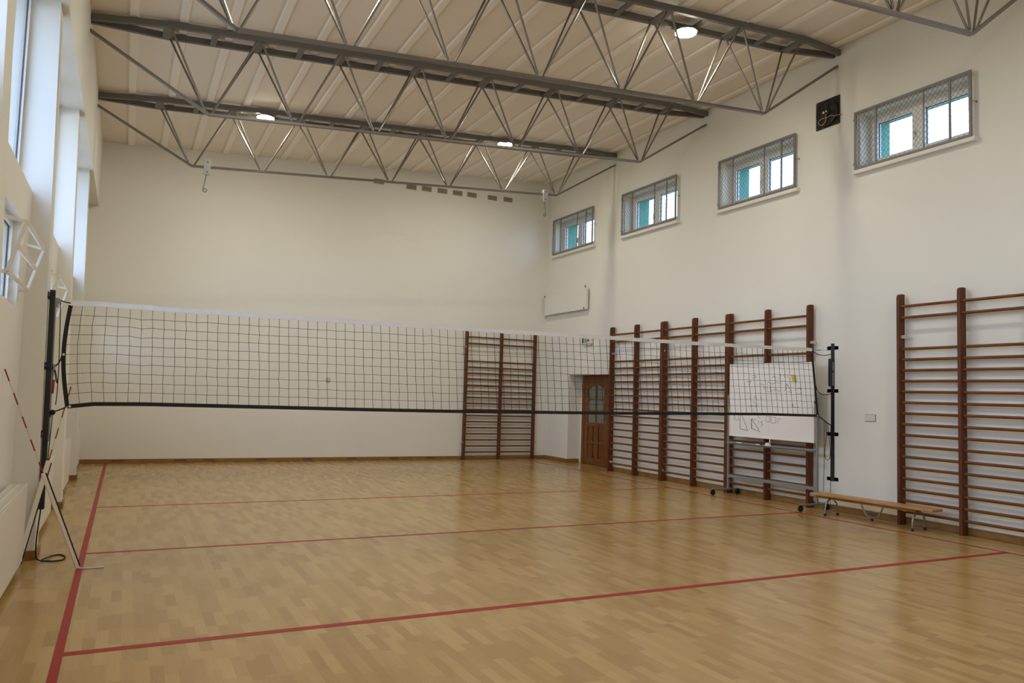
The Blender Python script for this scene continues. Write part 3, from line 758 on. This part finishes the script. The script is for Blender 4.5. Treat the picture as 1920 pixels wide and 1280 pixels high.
# ================================================================== WINDOW GUARDS (left, tipped open)
def tipped_guard(label, b, grp):
    yA, yB = b - 1.70, b - .43
    t = thing('window_guard', label, 'window guard', (-.80, yA, 2.38), 0, grp)
    L_ = yB - yA; tx, tz = .10, .365          # top edge leans into the room
    P = lambda u, v: V((tx * v, L_ * u, tz * v)); nrm = V((tz, 0, -tx)).normalized()
    def bar(a, b_, name):
        MB().beam(a, b_, .030, .022, nrm).build(name, 'white', t, bevel=.003)
    bar(P(0, 0), P(1, 0), 'bottom_rail'); bar(P(0, 1), P(1, 1), 'top_rail'); bar(P(0, 0), P(0, 1), 'stile'); bar(P(1, 0), P(1, 1), 'stile')
    bar(P(0, .52), P(1, .52), 'middle_rail')
    for u in (0, 1):
        a = P(u, 1); MB().beam(a, (-.05, a.y, a.z + .03), .022, .022).build('stay_arm', 'white', t)
    a = P(0, 0); MB().beam(a, (-.058, a.y, a.z - .01), .022, .022).build('hinge_arm', 'white', t); a = P(1, 0); MB().beam(a, (-.058, a.y, a.z - .01), .022, .022).build('hinge_arm', 'white', t)
tipped_guard('white guard frame tipped open over the low window, nearest on the left', 8.163, 'tipped window guards')
tipped_guard('white guard frame tipped open, half hidden above the left net post', 11.3185, 'tipped window guards')

# ================================================================== WINDOW GUARDS (right wall, wire mesh)
GU = [(7.862, 6.063, 5.143, 6.032), (10.848, 9.012, 5.155, 6.062), (13.967, 12.077, 5.209, 6.127), (17.04, 15.148, 5.218, 6.124)]
GL = ['grey wire mesh guard over the high window nearest the viewer', 'grey wire mesh guard over the second high window', 'grey wire mesh guard over the third high window', 'grey wire mesh guard over the high window by the far corner']
for (a, b, c, d), lb_ in zip(GU, GL):
    t = thing('wire_guard', lb_, 'window guard', (W - .06, a, c), R90, 'wire mesh window guards')   # local x runs along -Y
    L_, H_ = a - b, d - c; fw = .034
    f = MB(); f.box(0, L_, -.015, .015, 0, fw); f.box(0, L_, -.015, .015, H_ - fw, H_); f.box(0, fw, -.015, .015, fw, H_ - fw); f.box(L_ - fw, L_, -.015, .015, fw, H_ - fw)
    f.build('guard_frame', 'guard', t, bevel=.002)
    for u, w_ in ((.205, .028), (.625, .014), (.835, .028)):
        MB().box(L_ * u - w_ / 2, L_ * u + w_ / 2, -.008, .012, fw, H_ - fw).build('bar', 'guard', t)
    w = MB(); p = .072; x0, x1, z0, z1 = fw * .6, L_ - fw * .6, fw * .6, H_ - fw * .6
    for sg in (1, -1):
        k0 = int(-(z1) / p) - 2
        for k in range(k0, int((x1 + z1) / p) + 3):
            xs = k * p                      # line x = xs + sg*0.85*z
            q = []
            for z in (z0, z1): q.append((xs + sg * .85 * z, z))
            (xa, za), (xb, zb) = q
            def clip(xa, za, xb, zb):
                for lim, up in ((x0, False), (x1, True)):
                    ina = xa <= lim if up else xa >= lim; inb = xb <= lim if up else xb >= lim
                    if not ina and not inb: return None
                    if ina != inb:
                        tt = (lim - xa) / (xb - xa); zc2 = za + (zb - za) * tt
                        if ina: xb, zb = lim, zc2
                        else: xa, za = lim, zc2
                return xa, za, xb, zb
            r_ = clip(xa, za, xb, zb)
            if r_ and math.hypot(r_[2] - r_[0], r_[3] - r_[1]) > .02: w.tube([(r_[0], sg * .0015, r_[1]), (r_[2], sg * .0015, r_[3])], .0021, 4)
    w.build('wire_mesh', 'wire', t)
    for x, z in ((-.03, .09), (-.03, H_ - .12), (L_ + .03, H_ * .52)):
        h = MB(); h.tube([(x, .058, z), (x, .0, z), (x + (.02 if x < 0 else -.02), -.02, z + .0), (x + (.035 if x < 0 else -.035), -.018, z + .02)], .005, 6); h.lathe([(.014, .056), (.014, .060)], (x, 0, z), 'y', 10)
        h.build('wall_hook', 'galv', t)

# ================================================================== FAN
t = thing('wall_fan', 'black square ventilator high on the right wall between two windows', 'fan', (W, 8.40, 6.21), R90)
s_ = .228
b = MB(); b.box(-s_, s_, -.018, -.001, -s_, s_); b.build('mounting_plate', 'fan', t, bevel=.004)
MB().lathe([(.205, -.018), (.205, -.045), (.192, -.05), (.185, -.03)], (0, 0, 0), 'y', 36).build('ring', 'fandark', t, smooth=True)
g = MB()
for r_ in (.06, .10, .14, .175): g.tube([(r_ * math.cos(2 * math.pi * k / 28), -.052, r_ * math.sin(2 * math.pi * k / 28)) for k in range(28)], .0028, 5, closed=True)
for k in range(8):
    a = math.pi * k / 4; g.tube([(.03 * math.cos(a), -.054, .03 * math.sin(a)), (.20 * math.cos(a), -.050, .20 * math.sin(a))], .0028, 5)
g.build('grille', 'fandark', t)
MB().lathe([(.055, -.03), (.055, -.06), (.03, -.066)], (0, 0, 0), 'y', 20).build('motor', 'fan', t, smooth=True)
bl = MB()
for k in range(5):
    a = 2 * math.pi * k / 5; c_, sn = math.cos(a), math.sin(a); w_ = .045
    P_ = lambda r_, w__, y: (r_ * c_ - w__ * sn, y, r_ * sn + w__ * c_)
    bl.hexa([P_(.05, -.02, -.040), P_(.05, .02, -.030), P_(.175, w_, -.026), P_(.175, -w_, -.042), P_(.05, -.02, -.037), P_(.05, .02, -.027), P_(.175, w_, -.023), P_(.175, -w_, -.039)])
bl.build('blades', 'fan', t)
q = MB(); q.box(-.055, -.02, -.069, -.066, -.008, .022); q.box(.005, .025, -.069, -.066, 0, .03); q.build('motor_label', 'white', t)
q = MB()
for x in (-.205, .205):
    for z in (-.205, .205): q.lathe([(.008, -.0185), (.008, -.023)], (x, 0, z), 'y', 8)
q.build('screw', 'galv', t)
MB().tube(smoothpath([(0, -.062, -.03), (.01, -.066, -.12), (-.05, -.066, -.185), (-.12, -.066, -.16), (-.13, -.066, -.11), (-.07, -.066, -.085), (.04, -.066, -.09), (.10, -.066, -.08), (.15, -.05, -.10), (.24, -.03, -.10), (.262, -.001, -.115)], 6), .006, 6).build('power_cable', 'cable', t, smooth=True)

# ================================================================== HIGH RADIATOR, SIGN, SOCKETS
t = thing('radiator', 'flat white radiator hung high on the right wall above the door', 'radiator', (W, 16.29, 3.93), R90)
b = MB(); b.box(-1.0, 1.0, -.12, -.045, -.255, .255); b.build('panel', 'white', t, bevel=.008)
b = MB(); b.box(.86, .975, -.124, -.1205, -.24, .24); b.build('side_cover', 'white', t)
b = MB(); b.tube([(.90, -.08, .255), (.90, -.08, .30)], .012, 8); b.lathe([(.02, .285), (.024, .31), (.010, .34)], (.90, -.08, 0), 'z', 12); b.build('valve', 'galv', t, smooth=True)
b = MB()
for x, z in ((-.97, .235), (.93, -.225)): b.lathe([(.022, -.1245), (.022, -.130)], (x, 0, z), 'y', 12)
b.build('plug', 'black', t)
b = MB()
for x in (-.7, .7): b.box(x - .02, x + .02, -.045, 0, -.2, .2)
b.build('wall_bracket', 'white', t)

t = thing('exit_sign', 'small green and white escape route sign above the door recess', 'sign', (W, 15.33, 2.935), R90)
b = MB(); b.box(-.24, .24, -.05, 0, -.085, .095); b.build('casing', 'signgrey', t, bevel=.012)
b = MB(); b.box(-.19, -.115, -.0515, -.050, -.055, .062)                    # door half of the pictogram
b.build('pictogram_door', 'green', t)
b = MB(); b.lathe([(.014, -.0515), (.014, -.050)], (-.055, 0, .045), 'y', 12)
b.prism([(-.08, .02), (-.045, .03), (-.02, .005), (-.03, -.005), (-.05, .008), (-.04, -.02), (-.015, -.03), (-.02, -.045), (-.055, -.035), (-.085, -.055), (-.095, -.045), (-.07, -.025), (-.065, .005), (-.09, .0)], 'y', -.0515, -.050)
b.build('pictogram_runner', 'green', t)
b = MB(); b.box(.02, .075, -.0515, -.050, -.010, .020); b.prism([(.075, .045), (.125, .005), (.075, -.035)], 'y', -.0515, -.050); b.build('pictogram_arrow', 'green', t)
b = MB(); b.box(-.16, .16, -.04, -.005, -.125, -.085); b.build('lamp_base', 'signgrey', t, bevel=.008)

def socket(label, loc, rz, n):
    t = thing('power_socket' if n > 1 else 'light_switch', label, 'socket' if n > 1 else 'switch', loc, rz)
    w_ = .042 * n if n > 1 else .045
    MB().box(-w_, w_, -.012, 0, -.048, .048).build('face_plate', 'plastic', t, bevel=.003)
    MB().box(-w_ - .005, w_ + .005, -.006, -.0005, -.053, .053).build('back_box', 'shadowgap', t)
    for k in range(n):
        x = (k - (n - 1) / 2) * .08
        if n > 1:
            MB().lathe([(.021, -.0125), (.019, -.009), (.019, -.0075)], (x, 0, .0), 'y', 16).build('outlet', 'plastic', t, smooth=True)
            q = MB()
            for dx in (-.009, .009): q.lathe([(.003, -.0080), (.003, -.0074)], (x + dx, 0, 0), 'y', 8)
            q.build('pin_hole', 'black', t)
        else:
            MB().box(x - .024, x + .024, -.018, -.012, -.028, .028).build('rocker', 'plastic', t, bevel=.003)
            MB().box(x - .030, x + .030, -.0125, -.0118, -.034, .034).build('recess', 'shadowgap', t)
socket('double power socket on the right wall beside the net post', (W, 7.64, 1.428), R90, 2)
socket('small white switch on the back wall behind the net', (4.087, D, 1.81), 0, 1)

# ================================================================== WHITEBOARD
kx = 9.41
wt = thing('whiteboard', 'white rolling whiteboard with scribbled figures in front of the wall bars', 'whiteboard', (0, 0, 0))
by0, by1, bz0, bz1 = 8.395, 10.235, 1.012, 2.25
MB().box(kx + .002, kx + .022, by0 + .012, by1 - .012, bz0 + .012, bz1 - .012).build('board', 'board', wt)
f = MB()
for q in ((by0, by1, bz0, bz0 + .022), (by0, by1, bz1 - .022, bz1), (by0, by0 + .022, bz0 + .022, bz1 - .022), (by1 - .022, by1, bz0 + .022, bz1 - .022)): f.box(kx - .006, kx + .026, *q)
f.build('board_frame', 'white', wt, bevel=.003)
MB().box(kx + .0012, kx + .002, 9.326, 9.329, bz0 + .02, bz1 - .02).build('centre_seam', 'signgrey', wt)
DR = {'a': [(9.991, 1.294), (9.991, 1.303), (9.992, 1.375)], 'b': [(9.803, 1.383), (9.663, 1.131), (9.843, 1.153), (9.845, 1.282), (9.84, 1.381)], 'c2': [(9.575, 1.329), (9.411, 1.154)], 'c': [(9.579, 1.171), (9.387, 1.129)], 'd': [(9.556, 1.326), (9.472, 1.321)], 'e': [(9.262, 1.394), (9.261, 1.3), (9.18, 1.295), (9.169, 1.38), (9.25, 1.386)], 'f': [(9.158, 1.381), (9.146, 1.279), (9.055, 1.283), (9.045, 1.368), (9.147, 1.386)], 'g': [(9.011, 1.294), (9.0, 1.358), (8.928, 1.352)], 'h': [(9.331, 1.305), (9.371, 1.286), (9.33, 1.253), (9.365, 1.217)], 'i': [(9.98, 1.376), (9.94, 1.296), (9.864, 1.3), (9.891, 1.379)], 'j': [(9.546, 1.454), (9.473, 1.412), (9.395, 1.341)], 'k': [(9.419, 1.31), (9.424, 1.266)], 'l': [(9.589, 2.044), (9.504, 2.052), (9.48, 2.017), (9.564, 2.0)], 'm': [(9.698, 1.938), (9.6, 1.956), (9.648, 1.885)], 'n': [(9.548, 1.62), (9.451, 1.561)], 'o': [(9.232, 1.929), (9.242, 1.782), (9.162, 1.779), (9.174, 1.869)], 'p': [(9.128, 1.792), (9.071, 1.818), (9.015, 1.81), (8.981, 1.78), (8.948, 1.819)], 'q': [(8.882, 1.794), (8.827, 1.845), (8.86, 1.87), (8.795, 1.887), (8.839, 1.912), (8.762, 1.829), (8.73, 1.771), (8.784, 1.787)], 'r': [(8.634, 1.829), (8.561, 1.855), (8.529, 1.765), (8.623, 1.755)], 's': [(9.141, 2.006), (9.073, 2.023), (9.107, 2.04), (9.039, 1.997)], 't': [(8.995, 2.073), (8.95, 2.039), (8.983, 1.988)], 'u': [(8.895, 2.047), (8.839, 2.004)], 'v': [(8.818, 2.054), (8.785, 1.995)], 'w': [(9.645, 1.672), (9.597, 1.672)], 'x': [(9.477, 1.718), (9.536, 1.682), (9.452, 1.666)], 'y': [(9.393, 1.693), (9.346, 1.659)], 'z': [(8.728, 1.563), (8.697, 1.597), (8.707, 1.547), (8.59, 1.551)], 'aa': [(9.313, 1.903), (9.3, 1.807)], 'ab': [(9.407, 1.903), (9.325, 1.903)], 'ac': [(9.221, 1.937), (9.129, 1.903), (9.038, 1.929), (8.949, 1.912)], 'ad': [(9.644, 1.548), (9.463, 1.544)]}
sc_ = kx / 9.285
def stroke(m, pts, w_):
    pts = [(y * sc_, CAMH + (z - CAMH) * sc_) for y, z in pts]
    for (ya, za), (yb, zb) in zip(pts, pts[1:]): m.beam((kx + .0008, ya, za), (kx + .0008, yb, zb), .0016, w_, (0, -(zb - za), yb - ya))
for k_, p in DR.items():
    m = MB(); stroke(m, p, .007 if k_ in 'bcc2' else .005); m.build('marker_drawing', 'ink', wt)
m = MB(); stroke(m, [(9.581, 1.329), (9.579, 1.171)], .014); m.build('marker_stroke', 'inkb', wt)
fy0, fy1, fx = 8.352, 10.262, kx + .01
for y in (fy0, fy1):
    MB().box(fx - .016, fx + .016, y - .016, y + .016, .085, 1.72).build('stand_post', 'stand', wt, bevel=.003)
    ft = MB(); ft.beam((9.06, y, .10), (9.64, y, .10), .034, .026); ft.build('foot', 'stand', wt, bevel=.004)
    for x in (9.075, 9.625):
        c = MB(); c.lathe([(.046, -.014), (.050, -.010), (.050, .010), (.046, .014)], (x, y - .005, .0505), 'y', 20); cw = c.build('caster', 'rubber', wt, smooth=True)
        c = MB(); c.box(x - .014, x + .014, y - .026, y - .020, .05, .09); c.box(x - .014, x + .014, y + .010, y + .016, .05, .09); c.box(x - .014, x + .014, y - .026, y + .016, .086, .096); c.build('fork', 'black', cw)
for z in (.895, .325):
    MB().box(fx - .02, fx + .02, fy0 + .016, fy1 - .016, z - .024, z + .024).build('crossbar', 'stand', wt, bevel=.003)
tr_ = MB(); tr_.box(kx - .065, kx - .010, fy0 + .02, fy1 - .02, .894, .899); tr_.box(kx - .068, kx - .065, fy0 + .02, fy1 - .02, .894, .905); tr_.build('pen_tray', 'stand', wt)
MB().box(kx - .003, kx + .012, 9.29, 9.31, .955, 1.012).build('catch', 'white', wt, bevel=.004)
for y in (by0, by1):
    s2 = -1 if y == by0 else 1
    MB().tube([(fx, y - s2 * .01, 1.63), (fx, y + s2 * .03, 1.63)], .016, 12).build('pivot', 'black', wt)

sp = MB(); sp.hexa([(kx - .036, 8.80, 1.955), (kx - .0065, 8.80, 1.955), (kx - .0065, 8.745, 1.935), (kx - .036, 8.745, 1.935), (kx - .036, 8.83, 2.055), (kx - .0065, 8.83, 2.055), (kx - .0065, 8.765, 2.055), (kx - .036, 8.765, 2.055)])
sp = sp.build('sponge', 'yellow', bevel=.008); tag(sp, 'small yellow sponge stuck on the whiteboard', 'sponge')
for y, lb_ in ((9.975, 'white marker pen lying at the left of the whiteboard tray'), (9.52, 'white marker pen with a dark cap near the tray middle')):
    p = thing('marker_pen', lb_, 'pen', (kx - .036, y, .910), 0, 'pens on the whiteboard tray')
    MB().tube([(0, -.045, 0), (0, .04, 0)], .0095, 10).build('barrel', 'white', p, smooth=True)
    MB().tube([(0, -.085, 0), (0, -.045, 0)], .0105, 10).build('cap', 'white' if y > 9.9 else 'black', p, smooth=True)
er = MB(); er.prism([(9.245, .9), (9.355, .9), (9.33, .955), (9.27, .955)], 'x', kx - .06, kx - .016)
er = er.build('board_wiper', 'white', bevel=.004); tag(er, 'white wiper standing on the middle of the whiteboard tray', 'wiper')

# ================================================================== BENCH
bc = V((9.3125, 7.31, 0)); ang = math.atan2(9.235 - 9.39, 8.22 - 6.40)     # lies almost along the wall
t = thing('bench', 'low wooden gym bench on bent steel legs by the right wall', 'bench', tuple(bc), -ang)
hl = .915
s_ = MB(); s_.prism([(-.12, -hl), (.12, -hl), (.12, hl - .03), (.09, hl), (-.12, hl)], 'z', .272, .305); s_.build('seat', 'bench', t, bevel=.008)
MB().box(-.022, .022, -hl + .25, hl - .02, .228, .2715).build('underside_beam', 'bench', t, bevel=.004)
for y in (.64, -.66):
    a = [(-.145, y, .022), (-.138, y, .10), (-.115, y, .18)] + arc((0, y, .150), .095, 150, 30, 6) + [(.115, y, .18), (.138, y, .10), (.145, y, .022)]
    lg = MB().tube(smoothpath(a, 4), .012, 8).build('leg', 'chrome', t, smooth=True)
    MB().beam((-.138, y, .075), (.138, y, .075), .03, .008).build('stretcher', 'stand', t)
    for x in (-.145, .145): MB().lathe([(.017, .0005), (.019, .004), (.017, .034)], (x, y, 0), 'z', 12).build('rubber_foot', 'rubber', lg)
v = smoothpath([(0, .17, .25), (0, .13, .16), (0, .085, .085), (0, .03, .065), (0, -.03, .065), (0, -.085, .085), (0, -.13, .16), (0, -.17, .25)], 4)
MB().tube(v, .012, 8).build('centre_hoop', 'chrome', t, smooth=True)
MB().lathe([(.016, -.014), (.020, 0), (.016, .014)], (0, 0, .036), 'x', 12).build('roller', 'rubber', t, smooth=True)

# ================================================================== LIGHT FROM OUTSIDE
w = bpy.data.worlds.new('overcast'); S.world = w; w.use_nodes = True
nt = w.node_tree; N = nt.nodes; L = nt.links
bg = N['Background']
tc = N.new('ShaderNodeTexCoord'); sp_ = N.new('ShaderNodeSeparateXYZ'); L.new(tc.outputs['Generated'], sp_.inputs[0])
rp = N.new('ShaderNodeValToRGB'); L.new(sp_.outputs[2], rp.inputs['Fac'])
mr_ = N.new('ShaderNodeMapRange'); mr_.inputs[1].default_value = -.15; mr_.inputs[2].default_value = .6; L.new(sp_.outputs[2], mr_.inputs[0]); L.new(mr_.outputs[0], rp.inputs['Fac'])
e = rp.color_ramp.elements
e[0].position = 0.0; e[0].color = (.22, .24, .26, 1); e[1].position = 1.0; e[1].color = (.50, .66, 1.0, 1)
q = e.new(.22); q.color = (.60, .75, 1.0, 1)
L.new(rp.outputs['Color'], bg.inputs['Color']); bg.inputs['Strength'].default_value = 7.4
def portal(x, y, z, sy, sz, ang):            # sampling portals in the window openings: they emit nothing
    la = bpy.data.lights.new('window_portal', 'AREA'); la.shape = 'RECTANGLE'; la.size = sy; la.size_y = sz; la.cycles.is_portal = True
    o = bpy.data.objects.new('window_portal', la); COL.objects.link(o); o.location = (x, y, z)
    o.rotation_euler = (math.radians(90), 0, math.radians(ang)); o['kind'] = 'helper'
for a, b in tall: portal(-1.2, (a + b) / 2, (SILL + HEAD) / 2, b - a, HEAD - SILL, -90)
for a, b, c, d in WIN: portal(10.35, (a + b) / 2, (c + d) / 2, a - b, d - c, 90)
for a, b in lowwin: portal(-1.2, (a + b) / 2, 2.585, b - a, .73, -90)

# ================================================================== CAMERA
yaw, pitch, roll, F = .4652, .0693, .0302, 1436.16
f = V((math.sin(yaw) * math.cos(pitch), math.cos(yaw) * math.cos(pitch), math.sin(pitch)))
r = V((math.cos(yaw), -math.sin(yaw), 0)); u = r.cross(f)
r2 = r * math.cos(roll) + u * math.sin(roll); u2 = -r * math.sin(roll) + u * math.cos(roll)
cam = bpy.data.cameras.new('camera'); co = bpy.data.objects.new('camera', cam); COL.objects.link(co)
cam.sensor_fit = 'HORIZONTAL'; cam.sensor_width = 36.0; cam.lens = 36.0 * F / 1920; cam.clip_start = .05; cam.clip_end = 200
mw = Matrix((r2, u2, -f)).transposed().to_4x4(); mw.translation = V((0, 0, CAMH)); co.matrix_world = mw
S.camera = co

S.view_settings.view_transform = 'Standard'; S.view_settings.look = 'None'; S.view_settings.gamma = 1.0; S.view_settings.use_curve_mapping = False
S.view_settings.exposure = -0.24
try:
    S.cycles.use_denoising = True; S.cycles.denoiser = 'OPENIMAGEDENOISE'; S.cycles.denoising_prefilter = 'ACCURATE'; S.cycles.max_bounces = 8; S.cycles.diffuse_bounces = 4; S.cycles.transparent_max_bounces = 16
    S.cycles.sample_clamp_indirect = 4.0; S.cycles.sampling_pattern = 'BLUE_NOISE'; M['lamp'].cycles.emission_sampling = 'FRONT'; S.cycles.caustics_reflective = False; S.cycles.caustics_refractive = False
except Exception: pass
